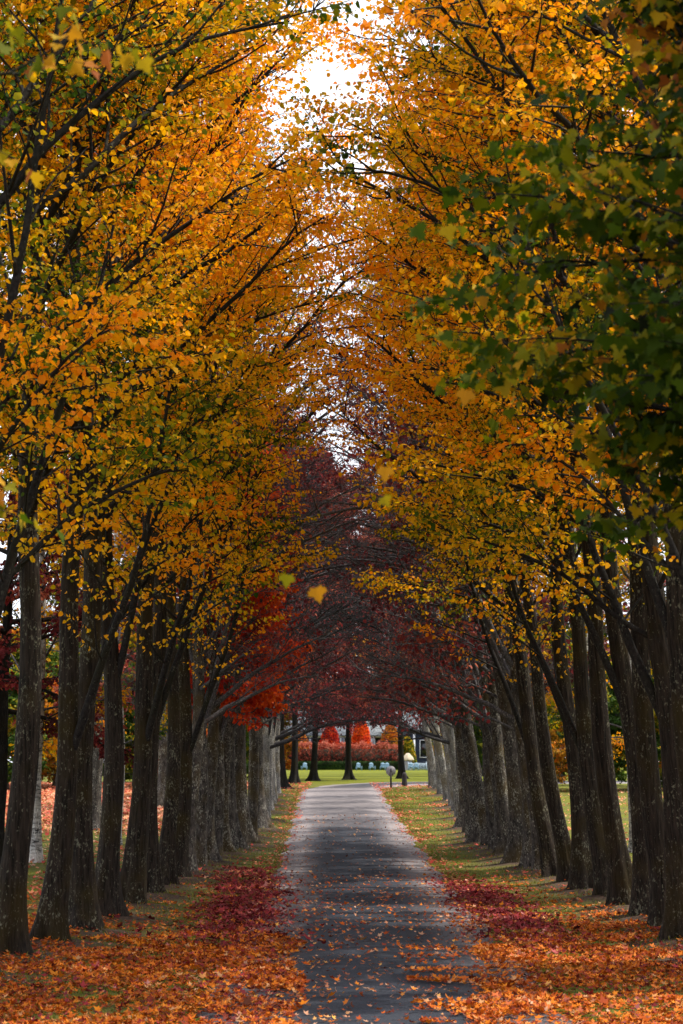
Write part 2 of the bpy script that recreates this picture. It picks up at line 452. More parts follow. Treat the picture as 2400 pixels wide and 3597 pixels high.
# ------------------------------------------------------------------ ground sheet
def build_ground():
    xs = np.unique(np.concatenate([np.linspace(-300, -30, 10), np.linspace(-30, -9, 15), np.linspace(-9, 9, 91), np.linspace(9, 30, 15), np.linspace(30, 300, 10)]))
    ys = np.unique(np.concatenate([np.linspace(-60, 18, 12), np.linspace(18, 70, 261), np.linspace(70, 150, 161), np.linspace(150, 330, 60), np.linspace(330, 900, 20)]))
    X, Y = np.meshgrid(xs, ys)
    Z = gz(X, Y)
    Z = Z + .02 * lf(X * 1.1, Y * .9, 1.0) + .012 * lf(X * 4.1, Y * 3.7, 2.0)
    soil = np.zeros_like(X)
    for (tx, ty) in ROW_L + ROW_R + OAKS:
        d2 = (X - tx) ** 2 + ((Y - ty) * .8) ** 2
        Z += .17 * np.exp(-d2 / .55)
        soil = np.maximum(soil, np.exp(-d2 / 1.1) * 1.3)
    rowx_l = np.interp(Y, [p[1] for p in ROW_L], [p[0] for p in ROW_L]); rowx_r = np.interp(Y, [p[1] for p in ROW_R], [p[0] for p in ROW_R])
    near = np.clip((95 - Y) / 20, 0, 1)
    soil = np.maximum(soil, near * .65 * np.exp(-((X - rowx_l - .4) / .9) ** 2))
    soil = np.maximum(soil, near * .5 * np.exp(-((X - rowx_r + .4) / .9) ** 2))
    cx = road_center(Y)
    onroad = (np.abs(X - cx) < 2.5) & (Y < 150)
    Z = np.where(onroad, gz(X, Y) - .05, Z)
    far = Y > 128
    Z = np.where(far & (Y < 330), gz(X, Y) - .02, Z)
    ny, nx = X.shape
    idx = np.arange(nx * ny).reshape(ny, nx)
    f = np.stack([idx[:-1, :-1], idx[:-1, 1:], idx[1:, 1:], idx[1:, :-1]], -1).reshape(-1, 4)
    me = raw_mesh('ground', np.stack([X, Y, Z], -1).reshape(-1, 3), f, ground_mat(), smooth=True)
    a = me.attributes.new('soil', 'FLOAT', 'POINT'); a.data.foreach_set('value', np.clip(soil, 0, 1).ravel().astype(np.float32))
    lawn = np.clip((Y - 146) / 8, 0, 1) * np.clip((X + 9) / 2, 0, 1)
    a = me.attributes.new('lawn', 'FLOAT', 'POINT'); a.data.foreach_set('value', lawn.ravel().astype(np.float32))
    tag(link('ground', me), kind='structure')


def road_line():
    pts = [(float(road_center(y)), y) for y in np.arange(-20, 121, .5)]
    # bend to the right
    ctrl = [(-.02, 120), (.25, 131), (1.7, 141), (5.4, 148), (12, 151.5), (22, 153.5), (36, 156), (60, 160)]
    c = np.array(ctrl)
    P = []
    for i in range(len(c) - 1):
        p0 = c[max(i - 1, 0)]; p1 = c[i]; p2 = c[i + 1]; p3 = c[min(i + 2, len(c) - 1)]
        for t in np.linspace(0, 1, 12, endpoint=False):
            P.append(.5 * ((2 * p1) + (-p0 + p2) * t + (2 * p0 - 5 * p1 + 4 * p2 - p3) * t * t + (-p0 + 3 * p1 - 3 * p2 + p3) * t ** 3))
    return np.array(pts + [tuple(p) for p in P[1:]])


def build_road():
    L = road_line()
    T = nrm(np.gradient(L, axis=0))
    Nn = np.stack([T[:, 1], -T[:, 0]], 1)
    nacr = 23
    u = np.linspace(-1, 1, nacr)
    s = np.arange(len(L)) * .5
    hw = 2.25 + .10 * np.sin(s * .8) + .08 * np.sin(s * 2.3 + 1)
    hw2 = 2.25 + .10 * np.sin(s * .7 + 2) + .08 * np.sin(s * 2.6)
    ex = np.interp(L[:, 0], [.5, 6], [0, 2.2]) * (L[:, 1] > 125)
    hw = hw + ex; hw2 = hw2 + ex
    W = np.where(u[None, :] < 0, hw[:, None], hw2[:, None]) * u[None, :]
    W = W + np.where(np.abs(u)[None, :] > .95, rng.normal(0, .04, (len(L), nacr)), 0)
    XY = L[:, None, :] + Nn[:, None, :] * W[:, :, None]
    Z = gz(XY[..., 0], XY[..., 1]) + .012 + .04 * (1 - u[None, :] ** 2)
    Z[:, 0] -= .09; Z[:, -1] -= .09
    n0, n1 = Z.shape
    idx = np.arange(n0 * n1).reshape(n0, n1)
    f = np.stack([idx[:-1, :-1], idx[:-1, 1:], idx[1:, 1:], idx[1:, :-1]], -1).reshape(-1, 4)
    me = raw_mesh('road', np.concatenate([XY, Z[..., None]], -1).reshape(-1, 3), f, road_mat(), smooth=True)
    a = me.attributes.new('across', 'FLOAT', 'POINT'); a.data.foreach_set('value', np.broadcast_to(u, (n0, n1)).ravel().astype(np.float32))
    d = np.interp(L[:, 1], [60, 82, 93, 126, 138], [0, .04, .6, .75, .1])  # painted band of sunlight, strongest along the far road
    a = me.attributes.new('sunlit', 'FLOAT', 'POINT'); a.data.foreach_set('value', np.repeat(d, n1).astype(np.float32))
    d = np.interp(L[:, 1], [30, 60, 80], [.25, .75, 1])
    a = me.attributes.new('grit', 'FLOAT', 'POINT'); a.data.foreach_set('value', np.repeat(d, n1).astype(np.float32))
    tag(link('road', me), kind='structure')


build_ground()
build_road()

# ------------------------------------------------------------------ leaves
# outline (u along the leaf, v across, w up), made of two quads folded on the midrib
T_OVATE = (np.array([[0, 0, 0], [.28, .40, .10], [.68, .30, .04], [1, 0, -.12], [.68, -.30, .04], [.28, -.40, .10]]), [np.array([[0, 1, 2, 3], [0, 3, 4, 5]])])


def maple_template():
    half = [(0, .0), (.02, .12), (-.10, .34), (.10, .36), (.12, .56), (.26, .50), (.36, .62), (.44, .40), (.55, .20), (.66, .26), (.78, .10), (1.0, 0)]
    mid = [(.3, 0)]
    v = [(u, w, .12 * w - .12 * u * u) for u, w in half] + [(u, -w, .12 * w - .12 * u * u) for u, w in half[1:-1]]
    nh = len(half)
    right = [0] + list(range(nh, nh + nh - 2)) + [nh - 1]
    return np.array(v), [np.array([list(range(nh))]), np.array([right[::-1]])]


T_MAPLE = maple_template()
_lo = [(0, 0, 0), (-.08, .36, .12), (.18, .26, .02), (.42, .50, .16), (.52, .20, 0), (1, 0, .14)]
T_LOBE = (np.array(_lo + [(u, -v * .9, w * .6) for u, v, w in _lo[1:-1]]), [np.array([[0, 1, 2, 3, 4, 5]]), np.array([[5, 9, 8, 7, 6, 0]])])


def leaves(pos, d, nv, size, tmpl):
    """pos, d (axis), nv (normal hint) (N,3); size (N,) -> verts, faces"""
    tv, tf = tmpl
    d = nrm(d)
    s = nrm(np.cross(nv, d) + 1e-6)
    w = np.cross(d, s)
    v = pos[:, None, :] + size[:, None, None] * (d[:, None, :] * tv[None, :, 0:1] + s[:, None, :] * tv[None, :, 1:2] + w[:, None, :] * tv[None, :, 2:3])
    N, k = len(pos), len(tv)
    base = (np.arange(N) * k)[:, None, None]
    fs = [(f[None] + base).reshape(-1, f.shape[1]) for f in tf]
    nf = [len(f) for f in tf]
    return v.reshape(-1, 3), fs, nf


def leaf_mesh(name, pos, d, nv, size, tone, mat, tmpl=T_OVATE):
    v, fs, nf = leaves(pos, d, nv, size, tmpl)
    tn = np.concatenate([np.repeat(tone, k) for k in nf])
    return raw_mesh(name, v, fs, mat, tone=tn)


# ------------------------------------------------------------------ trees
def grow(rg, S, D, L, K, bend, wob):
    N = len(S)
    P = np.zeros((N, K, 3)); P[:, 0] = S
    d = nrm(D); st = (L / (K - 1))[:, None]
    for k in range(1, K):
        d = nrm(d + bend + rg.normal(0, wob, (N, 3)))
        P[:, k] = P[:, k - 1] + d * st
    return P


def children(rg, P, n, t0, t1, ang, flat=1.0, angj=.15):
    N, K, _ = P.shape
    t = (np.tile(np.arange(n), (N, 1)) + rg.random((N, n))) / n * (t1 - t0) + t0
    f = t * (K - 1); i = np.minimum(f.astype(int), K - 2); fr = (f - i)[..., None]
    ar = np.arange(N)[:, None]
    A, B = P[ar, i], P[ar, i + 1]
    pos = A + (B - A) * fr; tan = nrm(B - A)
    side = rg.normal(0, 1, (N, n, 3))
    # alternate left and right, mostly in the horizontal plane
    hz = np.cross(tan, np.array([0, 0, 1.0])); hz = nrm(hz + 1e-6)
    sgn = np.where((np.arange(n) % 2) == 0, 1, -1)[None, :, None]
    side = hz * sgn + side * (1 - flat)
    side = nrm(side - tan * (side * tan).sum(-1, keepdims=True))
    a = ang + rg.normal(0, angj, (N, n, 1))
    d = tan * np.cos(a) + side * np.sin(a)
    return pos.reshape(-1, 3), d.reshape(-1, 3), t.reshape(-1), np.repeat(np.arange(N), n)


def make_trunk(rg, H, r0, lean, curve, mat, name, flare=1.0, K=40, n=26):
    z = H * (np.linspace(0, 1, K) ** 1.6)
    t = z / H
    px = lean * z - .05 * np.clip(z - 5, 0, None) + curve * np.sin(t * np.pi * .9) + .07 * np.sin(z * .9 + rg.random() * 6)
    py = .06 * np.sin(z * .7 + rg.random() * 6)
    P = np.stack([px - px[0], py - py[0], z - .30], 1)
    rad = r0 * (1 - .80 * t ** 1.1) * (1 + .03 * np.sin(z * 2.1 + rg.random() * 6)) + r0 * .62 * flare * np.exp(-z / .40) + r0 * .14 * flare * np.exp(-z / 1.1)
    a = np.arange(n) * 2 * np.pi / n
    lob = np.zeros((K, n))
    for k in (3, 5, 7):
        ph = rg.random() * 6
        lob += (np.exp(-z / .5)[:, None] * .13 * flare + .024) * np.sin(k * a + ph + .25 * z[:, None] * 0.3)
    lob += rg.normal(0, .018, (K, n))
    # knots
    for q in range(4):
        zc, ac = rg.uniform(1, 6), rg.uniform(0, 6.28)
        da = np.angle(np.exp(1j * (a - ac)))
        lob += .13 * np.exp(-((z - zc) / .14)[:, None] ** 2 - (da / .35)[None, :] ** 2)
    rr = rad[:, None] * (1 + lob)
    v = np.stack([P[:, 0:1] + rr * np.cos(a), P[:, 1:2] + rr * np.sin(a), np.broadcast_to(P[:, 2:3], rr.shape)], -1)
    idx = np.arange(K * n).reshape(K, n)
    a0 = idx[:-1]; b0 = np.roll(a0, -1, 1); a1 = idx[1:]; b1 = np.roll(a1, -1, 1)
    f = np.stack([a0, b0, b1, a1], -1).reshape(-1, 4)
    return raw_mesh(name, v.reshape(-1, 3), f, mat, smooth=True), P, rad


def tree_variant(seed, sag=.15, zexp=1.0, H=18.0, r0=.28, z0=3.3, nl=26, reach=5.6, lean=0.0, curve=0.0, road=1.28, back=.8, el0=22, el1=62,
                 n2=11, n3=7, n4=0, leafn=11, leaf_size=.085, leafmat=None, trunkmat=None, limbmat=None, tone0=.55, tonez=.2, tvar=.12,
                 cols=2, droop=-.02, flat=.65, twr=.006, r1=.052, flare=1.7, shape='arch', tmpl=T_OVATE, hang=.8, leaf_keep=None, greens=0.25):
    """builds the three meshes of one tree; its road side is +X"""
    rg = np.random.default_rng(seed)
    tm, TP, TR = make_trunk(rg, H * .93, r0, lean, curve, trunkmat, 'trunk', flare)
    V, F, off = [], [], 0

    def put(P, Rr, n):
        nonlocal off
        v, f = tubes(P, Rr, n); V.append(v); F.append(f + off); off += len(v)

    def on_trunk(z):
        return np.stack([np.interp(z, TP[:, 2], TP[:, k]) for k in range(3)], -1), np.interp(z, TP[:, 2], TR)
    # limbs
    zz = z0 + (H * .93 - z0) * ((np.arange(nl) + rg.random(nl) * .7) / nl) ** zexp
    az = np.arange(nl) * 2.399 + rg.normal(0, .3, nl)
    S, tr = on_trunk(zz)
    t = (zz - z0) / (H - z0)
    el = R(el0) + (R(el1) - R(el0)) * t ** .8 + rg.normal(0, .12, nl)
    dirx = np.cos(az)
    if shape == 'arch':
        ln = reach * np.interp(t, [0, .12, .35, .6, 1], [.62, .95, 1.04, .80, .31])
    elif shape == 'round':
        ln = reach * np.interp(t, [0, .2, .5, .8, 1], [.9, 1.0, .95, .7, .3])
    else:
        ln = reach * np.interp(t, [0, .3, 1], [1, .8, .15])
    ln = ln * np.where(dirx > 0, 1 + (road - 1) * dirx, 1 + (1 - back) * dirx) * rg.uniform(.8, 1.15, nl)
    ln *= 1 - .25 * np.abs(np.sin(az))
    D = np.stack([np.cos(az) * np.cos(el), np.sin(az) * np.cos(el), np.sin(el)], -1)
    P1 = grow(rg, S, D, ln, 10, np.array([0, 0, .015]), .085)
    # flatten and droop a little towards the tip
    k = np.linspace(0, 1, 10)
    P1[:, :, 2] -= (ln[:, None] * sag) * k[None] ** 2
    rr1 = np.minimum(tr * .62, r1 * (ln / 5) ** .8)[:, None] * (1 - .86 * k[None]) + .006
    put(P1, rr1, 7)
    # steep second stems
    if cols:
        zc = rg.uniform(2.4, 5.8, cols); Sc, trc = on_trunk(zc)
        azc = rg.uniform(0, 6.28, cols); azc[0] = rg.normal(0, .5)
        elc = R(69) + rg.normal(0, .08, cols)
        Dc = np.stack([np.cos(azc) * np.cos(elc), np.sin(azc) * np.cos(elc), np.sin(elc)], -1)
        lc = rg.uniform(7, 10, cols)
        Pc = grow(rg, Sc, Dc, lc, 10, np.array([0, 0, .05]), .05)
        put(Pc, (trc * .42)[:, None] * (1 - .85 * k[None]) + .008, 9)
        P1 = np.concatenate([P1, Pc]); ln = np.concatenate([ln, lc * .8])
    # second order
    p, d, tt, own = children(rg, P1, n2, .22, .99, R(48), flat)
    l2 = ln[own] * .40 * (1.12 - tt * .75) * rg.uniform(.6, 1.25, len(own)) + .25
    P2 = grow(rg, p, d, l2, 6, np.array([0, 0, .03]), .10)
    k6 = np.linspace(0, 1, 6)
    put(P2, (twr * 1.3 + .0075 * l2)[:, None] * (1 - .75 * k6[None]), 4)
    p, d, tt, own3 = children(rg, P2, n3, .12, 1.0, R(46), flat)
    l3 = l2[own3] * .42 * (1.1 - .5 * tt) * rg.uniform(.6, 1.3, len(own3)) + .16
    P3 = grow(rg, p, d, l3, 5, np.array([0, 0, droop]), .12)
    k5 = np.linspace(0, 1, 5)
    put(P3, np.full((len(P3), 1), twr) * (1 - .6 * k5[None]), 3)
    Pl = P3
    if n4:
        p, d, tt, own4 = children(rg, P3, n4, .15, 1.0, R(42), .3)
        l4 = l3[own4] * .6 * rg.uniform(.5, 1.3, len(own4)) + .1
        P4 = grow(rg, p, d, l4, 4, np.array([0, 0, .02]), .12)
        put(P4, np.full((len(P4), 4), twr * .75) * np.linspace(1, .5, 4)[None], 3)
    bm = raw_mesh('branches', np.concatenate(V), np.concatenate(F), limbmat, smooth=True)
    fm = None
    if leafn:
        pp, dd, tt, ow = children(rg, Pl, leafn, .08, 1.05, R(55), .5, .4)
        if leaf_keep is not None:
            kp = leaf_keep(rg, pp, ow)
            pp, dd, ow = pp[kp], dd[kp], ow[kp]
        N = len(pp)
        pp = pp + dd * .03 + rg.normal(0, .02, (N, 3))
        ax = dd + np.array([0, 0, -hang]) * rg.uniform(.2, 1.6, (N, 1)) + rg.normal(0, .35, (N, 3))
        nv = rg.normal(0, .8, (N, 3)) + np.array([0, 0, .7])
        sz = leaf_size * np.exp(rg.normal(-.05, .26, N))
        # pigment: varies per spray, greener low and inside the crown
        limb = np.concatenate([np.arange(len(P1))])
        lt = rg.normal(0, tvar, len(P2))[own3][ow] + rg.normal(0, tvar * 1.1, len(P1))[own[own3]][ow]
        rad = np.hypot(pp[:, 0], pp[:, 1])
        tone = tone0 + tonez * ((pp[:, 2] - 7) / 9) + lt + rg.normal(0, .13, N) + .05 * (rad - 2.5)
        g = greens * lf(pp[:, 0] * .5, pp[:, 2] * .6, seed)
        tone = np.clip(tone + g, 0, 1)
        fm = leaf_mesh('foliage', pp, ax, nv, sz, tone, leafmat, tmpl)
    return tm, bm, fm


def place_tree(name, var, x, y, rz, label, cat, group=None, sc=1.0, tilt=0.0, z=None, sxy=1.0):
    e = empty(name, (x, y, float(gz(x, y)) + .22 if z is None else z), rz)
    e.rotation_euler = (0, tilt, rz)
    e.scale = (sc * sxy, sc * sxy, sc)
    tag(e, label, cat, group)
    for nm, me in zip(('trunk', 'branches', 'foliage'), var):
        if me is not None: link(nm, me, e)
    return e


def sparse(frac, clump=.0):
    def f(rg, pp, ow):
        c = lf(pp[:, 0] * 1.1 + 3, pp[:, 2] * 1.3, 4.0) + .5 * lf(pp[:, 1], pp[:, 0], 2)
        return rg.random(len(pp)) < frac * np.clip(.3 + 1.6 * (c > .1), 0, 2)
    return f


B, LB, LG = M['bark'], M['limb'], M['limbgrey']
YEL = [tree_variant(100 + i, H=h, r0=r, z0=z, reach=rc, lean=ln, curve=cv, leafmat=M['yellow'], trunkmat=B, limbmat=LB, cols=c, tone0=t + .03, greens=.33, n2=12, nl=28, el0=e0, zexp=.8)
       for i, (h, r, z, rc, ln, cv, c, t, e0) in enumerate([  # five yellow trees
           (18.5, .215, 5.2, 5.4, .01, .05, 1, .49, 40), (20.5, .205, 6.2, 5.8, .03, .10, 1, .52, 42), (18.0, .23, 4.4, 5.2, .0, -.08, 1, .38, 36),
           (21.0, .21, 6.6, 5.7, .02, .12, 1, .56, 44), (19.0, .195, 5.8, 5.5, .04, .0, 0, .46, 42)])]
BARE = [tree_variant(200 + i, H=h, r0=.21, z0=z, nl=nl, reach=rc, lean=ln, curve=cv, leafmat=M[lm], trunkmat=M[tm], limbmat=LG if tm == 'barkgrey' else M['limbmid'], cols=c,
                     n2=n2, n3=n3, n4=n4, leafn=7, leaf_keep=sparse(fr), leaf_size=.10, twr=tw, tone0=tn, tonez=.1, el0=30, el1=64, flare=.9, road=1.5, sag=.2, r1=.075)
        for i, (h, z, nl, rc, ln, cv, tm, lm, fr, tn, c, n2, n3, n4, tw) in enumerate([
            (21, 3.6, 30, 6.2, .03, .10, 'barkgrey', 'maroon', .08, .6, 2, 10, 7, 2, .007), (22, 3.6, 30, 6.0, .01, .0, 'barkgrey', 'maroon', .17, .45, 2, 10, 7, 2, .007),
            (17, 2.9, 26, 5.8, .03, .1, 'barkpale', 'maroon', .25, .5, 1, 11, 7, 2, .011), (13, 2.8, 20, 4.4, .02, .05, 'barkpale', 'orange', .12, .6, 1, 9, 6, 2, .009)])]
RED = [tree_variant(300, H=12, r0=.24, z0=3.9, reach=3.3, road=1.0, leafmat=M['red'], trunkmat=M['barkgrey'], limbmat=LG, leafn=9, leaf_size=.13, tone0=.62, greens=.35),
       tree_variant(301, H=23, r0=.26, z0=3.5, reach=5.0, leafmat=M['maroon'], trunkmat=M['barkgrey'], limbmat=LG, leafn=3, leaf_size=.13, tone0=.55, greens=.3)]
LOW = [tree_variant(520 + i, H=h, r0=.12, z0=.25, nl=24, reach=rc, road=1, back=1, leafmat=M[mt], trunkmat=M['barkgrey'], limbmat=LG, cols=0, el0=12,
                    n2=9, n3=7, leafn=9, leaf_size=.17, tone0=t, greens=.6, shape='round', flare=.3)
       for i, (h, rc, mt, t) in enumerate([(6.5, 3.2, 'shrubgreen', .50), (5.5, 3.0, 'orange', .3), (7.0, 3.4, 'shrubgreen', .3)])]
OAK = [tree_variant(400 + i, H=27, r0=.33, z0=6.3, nl=38, reach=9, road=1, back=1, el0=-7, el1=55, leafmat=M['maroon'], trunkmat=M['barkdark'], limbmat=LB, cols=0,
                    n2=13, n3=9, leafn=9, leaf_size=.19, tone0=t, greens=.4, twr=.014, r1=.10, shape='round', droop=-.01, flare=1.6)
       for i, t in enumerate((.42, .55))]
ORG = [tree_variant(500 + i, H=h, r0=.2, z0=1.6, nl=26, reach=rc, road=1, back=1, leafmat=M[mt], trunkmat=M['barkgrey'], limbmat=LG, cols=0,
                    n2=10, n3=7, leafn=9, leaf_size=.17, tone0=t, greens=.6, shape='round', flare=.7)
       for i, (h, rc, mt, t) in enumerate([(11, 3.6, 'orange', .45), (9, 3.4, 'shrubgreen', .45), (12, 4.2, 'shrubgreen', .62)])]
BIR = [tree_variant(600 + i, H=15, r0=.17, z0=3.0, nl=22, reach=3.8, road=1, back=1, leafmat=M['yellow'], trunkmat=M['birch'], limbmat=LG, cols=0,
                    n2=9, n3=6, leafn=6, leaf_size=.10, tone0=.5, greens=.3, flare=.5) for i in range(2)]

ORD = ['first', 'second', 'third', 'fourth', 'fifth', 'sixth', 'seventh', 'eighth', 'ninth', 'tenth', 'eleventh', 'twelfth', 'thirteenth', 'fourteenth', 'fifteenth',
       'sixteenth', 'seventeenth', 'eighteenth', 'nineteenth', 'twentieth', 'twenty-first', 'twenty-second', 'twenty-third', 'twenty-fourth', 'twenty-fifth', 'twenty-sixth', 'twenty-seventh', 'twenty-eighth']
rr = random.Random(5)


def row(pts, side):
    nout = 2
    for i, (x, y) in enumerate(pts):
        rz = (0 if side == 'left' else math.pi) + rr.uniform(-.45, .45)
        tilt = R(rr.uniform(-.7, 1.2)) if side == 'left' else R(rr.uniform(3.4, 7.2))
        sc = rr.uniform(.94, 1.06)
        if y < 53.8 or (y < 60 and i % 3 == 0):
            v = YEL[(i * 2 + (0 if side == 'left' else 3)) % 5] if y < 42 else YEL[(1, 3, 4)[i % 3]]
            desc, name, gp = 'dark and mossy under yellow leaves', 'yellow_leaved_tree', 'yellow leaved trees lining the drive'
            sxy = 1.0
        elif y < 84:
            sxy = .9
            if (i + (side == 'right')) % 3 == 0: v = RED[1]; desc, name, gp = 'brownish under dark maroon leaves', 'maroon_leaved_tree', 'maroon leaved trees lining the drive'
            else: v = BARE[i % 2]; desc, name, gp = 'grey with bare twiggy boughs', 'bare_branched_tree', 'nearly bare trees lining the drive'
        else:
            v = BARE[2 if side == 'left' or i % 2 else 3]; desc, name, gp, sxy = 'pale, lichened, nearly bare', 'pale_trunk_tree', 'pale trunked trees at the far end of the drive', .95
        if side == 'left' and i in (12, 14):
            v = RED[0]; desc, name, gp = 'with scarlet leaves hanging low', 'scarlet_maple_tree', 'scarlet maples in the left row'
        k = i - nout
        if k < 0:
            lab = f"{'nearest' if i == 0 else 'second nearest'} yellow tree at the {side} edge, its trunk outside the picture"
        else:
            lab = f"{ORD[k]} trunk from the camera in the {side} row, {desc}"
        if i == (16 if side == 'left' else 12):
            v = RED[1]; sc, sxy = 1.25, .85
            lab = f"{ORD[k]} trunk from the camera in the {side} row, tall, brownish under dark maroon leaves"
            name, gp = 'maroon_leaved_tree', 'maroon leaved trees lining the drive'
        place_tree(name, v, x, y, rz, lab, 'tree', gp, sc, tilt, sxy=sxy)


row(ROW_L, 'left')
row(ROW_R, 'right')

OL = ['dark trunk leftmost of the five at the bend, beside the left row end', 'dark trunk second from left at the road bend under maroon leaves', 'dark trunk third from left at the road bend, left of the centre tree',
      'dark straight trunk in the centre of the lawn edge before the pink hedge', 'dark trunk rightmost at the road bend, beside the round sign']
for i, (x, y) in enumerate(OAKS):
    place_tree('dark_trunk_tree', OAK[i % 2], x, y, i * 1.7, OL[i], 'tree', 'dark trunked trees around the road bend', sc=(.85, .85, .85, .85, .85)[i], sxy=.8)

# trees beyond the two rows
outer = [
    ('birch_tree', BIR[0], -9.0, 65.0, 'white and black birch trunk seen between the first two left trunks', 1.0),
    ('birch_tree', BIR[1], -7.6, 74.0, 'grey birch trunk in the gap left of the fifth left trunk', 1.0),
    ('dark_trunk_tree', OAK[0], -9.7, 62.0, 'dark flared trunk behind the first left trunk', .62),
    ('birch_tree', BIR[1], 9.35, 70.0, 'white birch trunk with black flecks in the gap behind the right row', 1.15),
    ('birch_tree', BIR[0], 8.3, 73.5, 'thin white birch trunk half hidden behind the leaning right trunks', 1.0),
    ('autumn_shrub_tree', ORG[1], -19.5, 132.0, 'green and yellow bushy tree beyond the pink leaf strewn lawn at left', 1.0),
    ('autumn_shrub_tree', ORG[2], -17.0, 141.0, 'orange and yellow bushy tree behind the left birches', 1.0),
    ('autumn_shrub_tree', ORG[0], -14.0, 150.0, 'orange bushy tree beyond the left row, beside the yellow one', 1.0),
    ('autumn_shrub_tree', ORG[1], 19.0, 125.0, 'green and yellow bushy tree beyond the right row', 1.0),
    ('autumn_shrub_tree', ORG[2], 15.0, 150.0, 'yellow bushy tree behind the right birches', 1.0),
    ('autumn_shrub_tree', ORG[0], -10.5, 245.0, 'orange leaved tree left of the house beyond the lawn', 1.0),
    ('autumn_shrub_tree', ORG[2], 12.5, 262.0, 'yellow leaved tree before the navy house', .9),
    ('maroon_tree', RED[1], -9.5, 84.0, 'dark maroon tree standing behind the left row, nearer one', 1.0),
    ('maroon_tree', RED[1], -8.5, 104.0, 'dark maroon tree standing behind the left row, farther one', 1.0),
    ('yellow_leaved_tree', YEL[1], -11.0, 47.0, 'yellow tree behind the left row, nearest of the outer trees', 1.0),
    ('yellow_leaved_tree', YEL[3], -10.8, 56.0, 'yellow tree behind the left row, second of the outer trees', 1.0),
    ('yellow_leaved_tree', YEL[0], 12.0, 50.0, 'yellow tree behind the right row, nearest of the outer trees', 1.0),
    ('yellow_leaved_tree', YEL[4], 12.6, 24.0, 'added yellow shade tree beyond the right row, outside the picture beside the near maple', 1.0),  # this and the next three trees are added to shade the road
    ('yellow_leaved_tree', YEL[2], 12.2, 32.0, 'added yellow shade tree beyond the right row, outside the picture, second of those', 1.0),
    ('yellow_leaved_tree', YEL[1], 12.6, 41.0, 'added yellow shade tree beyond the right row, just outside the picture, third of those', 1.0),
    ('yellow_leaved_tree', YEL[4], 12.8, 70.0, 'added yellow shade tree behind the right row, third of the outer trees in view', 1.0),
    ('yellow_leaved_tree', YEL[2], 12.0, 60.0, 'yellow tree behind the right row, second of the outer trees', 1.0),
]
for nm, v, x, y, lab, sc in outer:
    place_tree(nm, v, x, y, rr.uniform(0, 6.28), lab, 'tree', 'trees standing beyond the two rows', sc, 0)

LX = [(-27, 122, 0), (-23, 128, 2), (-19.2, 126, 0), (-16, 130, 1), (-12.6, 133, 2), (-9.5, 139, 1), (-6.8, 146, 0), (-30, 131, 1), (-8.0, 158, 2), (-10.5, 152, 0), (-14.2, 140, 0), (-17.8, 136, 2), (-21.2, 134, 1), (-25, 132, 0), (-28.5, 136, 2), (-6.2, 168, 1), (14, 166, 2), (9.2, 128, 2), (11.6, 124, 1), (14.5, 130, 0), (17, 126, 2), (19.6, 131, 1), (23, 127, 0), (27.5, 129, 2), (31, 128, 1), (17.5, 142, 0), (21, 137, 1), (25, 140, 2), (29, 134, 0), (33, 142, 1), (12.6, 240, 0), (-8.5, 176, 1), (-12, 182, 2)]
LNM = ['yellow green', 'orange', 'dark green']
cnt = {}
for (x, y, k) in LX:
    sd_ = 'left' if x < 0 else 'right'
    c = cnt[(sd_, k)] = cnt.get((sd_, k), -1) + 1
    place_tree('autumn_shrub', LOW[k], x, y, x, f'low {LNM[k]} shrub beyond the {sd_} row, {ORD[c]} of that colour', 'shrub', 'low shrubs beyond the rows', 1.0)

# tall maroon and grey trees behind the bend, closing the tunnel
far = [(-1.5, 366, 1), (6.5, 372, 0), (-9, 370, 0), (-13, 205, 0), (-7, 235, 1), (12.5, 200, 1), (16, 235, 0), (-19, 190, 1), (22, 205, 0)]
FL = ['behind the house, left', 'behind the house, right', 'behind the house left end', 'far left', 'left of the house roof', 'right of the bend', 'behind the navy house corner', 'leftmost', 'rightmost']
for (x, y, k), s in zip(far, FL):
    place_tree('tall_maroon_tree', OAK[k], x, y, x, f'tall maroon crowned tree beyond the road bend, {s} of them', 'tree', 'tall maroon trees beyond the bend', 1.0)


# ------------------------------------------------------------------ near maples
def near_maple(seed, H, z0, reach, nl, road, back, n2, n3):
    return tree_variant(seed, H=H, r0=.20, z0=z0, nl=nl, reach=reach, road=road, back=back, el0=12, el1=50, leafmat=M['maple'], trunkmat=B, limbmat=LB, cols=0,
                        n2=n2, n3=n3, leafn=7, leaf_size=.092, tone0=.43, tonez=0, tvar=.12, greens=.13, twr=.004, r1=.034, shape='round', tmpl=T_MAPLE, hang=1.1, droop=-.05)


mp = near_maple(706, 9.9, 4.15, 4.1, 118, 1.0, .6, 12, 7)
place_tree('maple_tree', mp, 4.75, 15.0, math.pi, 'near green maple with large lobed leaves reaching in from the right edge', 'tree')
mp2 = near_maple(702, 11.5, 5.0, 3.3, 26, 1.0, .8, 7, 4)
place_tree('maple_tree', mp2, -4.75, 12.5, .5, 'near maple whose blurred lobed leaves show in the top left corner', 'tree')

rg = np.random.default_rng(11)
fl = [((565, 660), 11, .8, 'blurred brown orange leaf falling left of centre at crown height'), ]


def falling(x, y, z, tone, label, s=.16):
    s *= .6
    p = np.array([[0, 0, 0.]]); d = np.array([[rg.normal(0, .5), .1, -1.]]); nv = np.array([[rg.normal(0, .3), -1, .3]])
    me = leaf_mesh('falling_leaf', p, d, nv, np.array([s]), np.array([tone]), M['maple'], T_MAPLE)
    o = link('falling_leaf', me); o.location = (x, y, z)
    tag(o, label, 'leaf', 'single leaves falling through the air')


def fpx(px, py, d, tone, label, s=.16):
    px -= 0
    falling((px - 784) * d / 5000, d, 3 + (1750 - py) * d / 5000, tone, label, s)


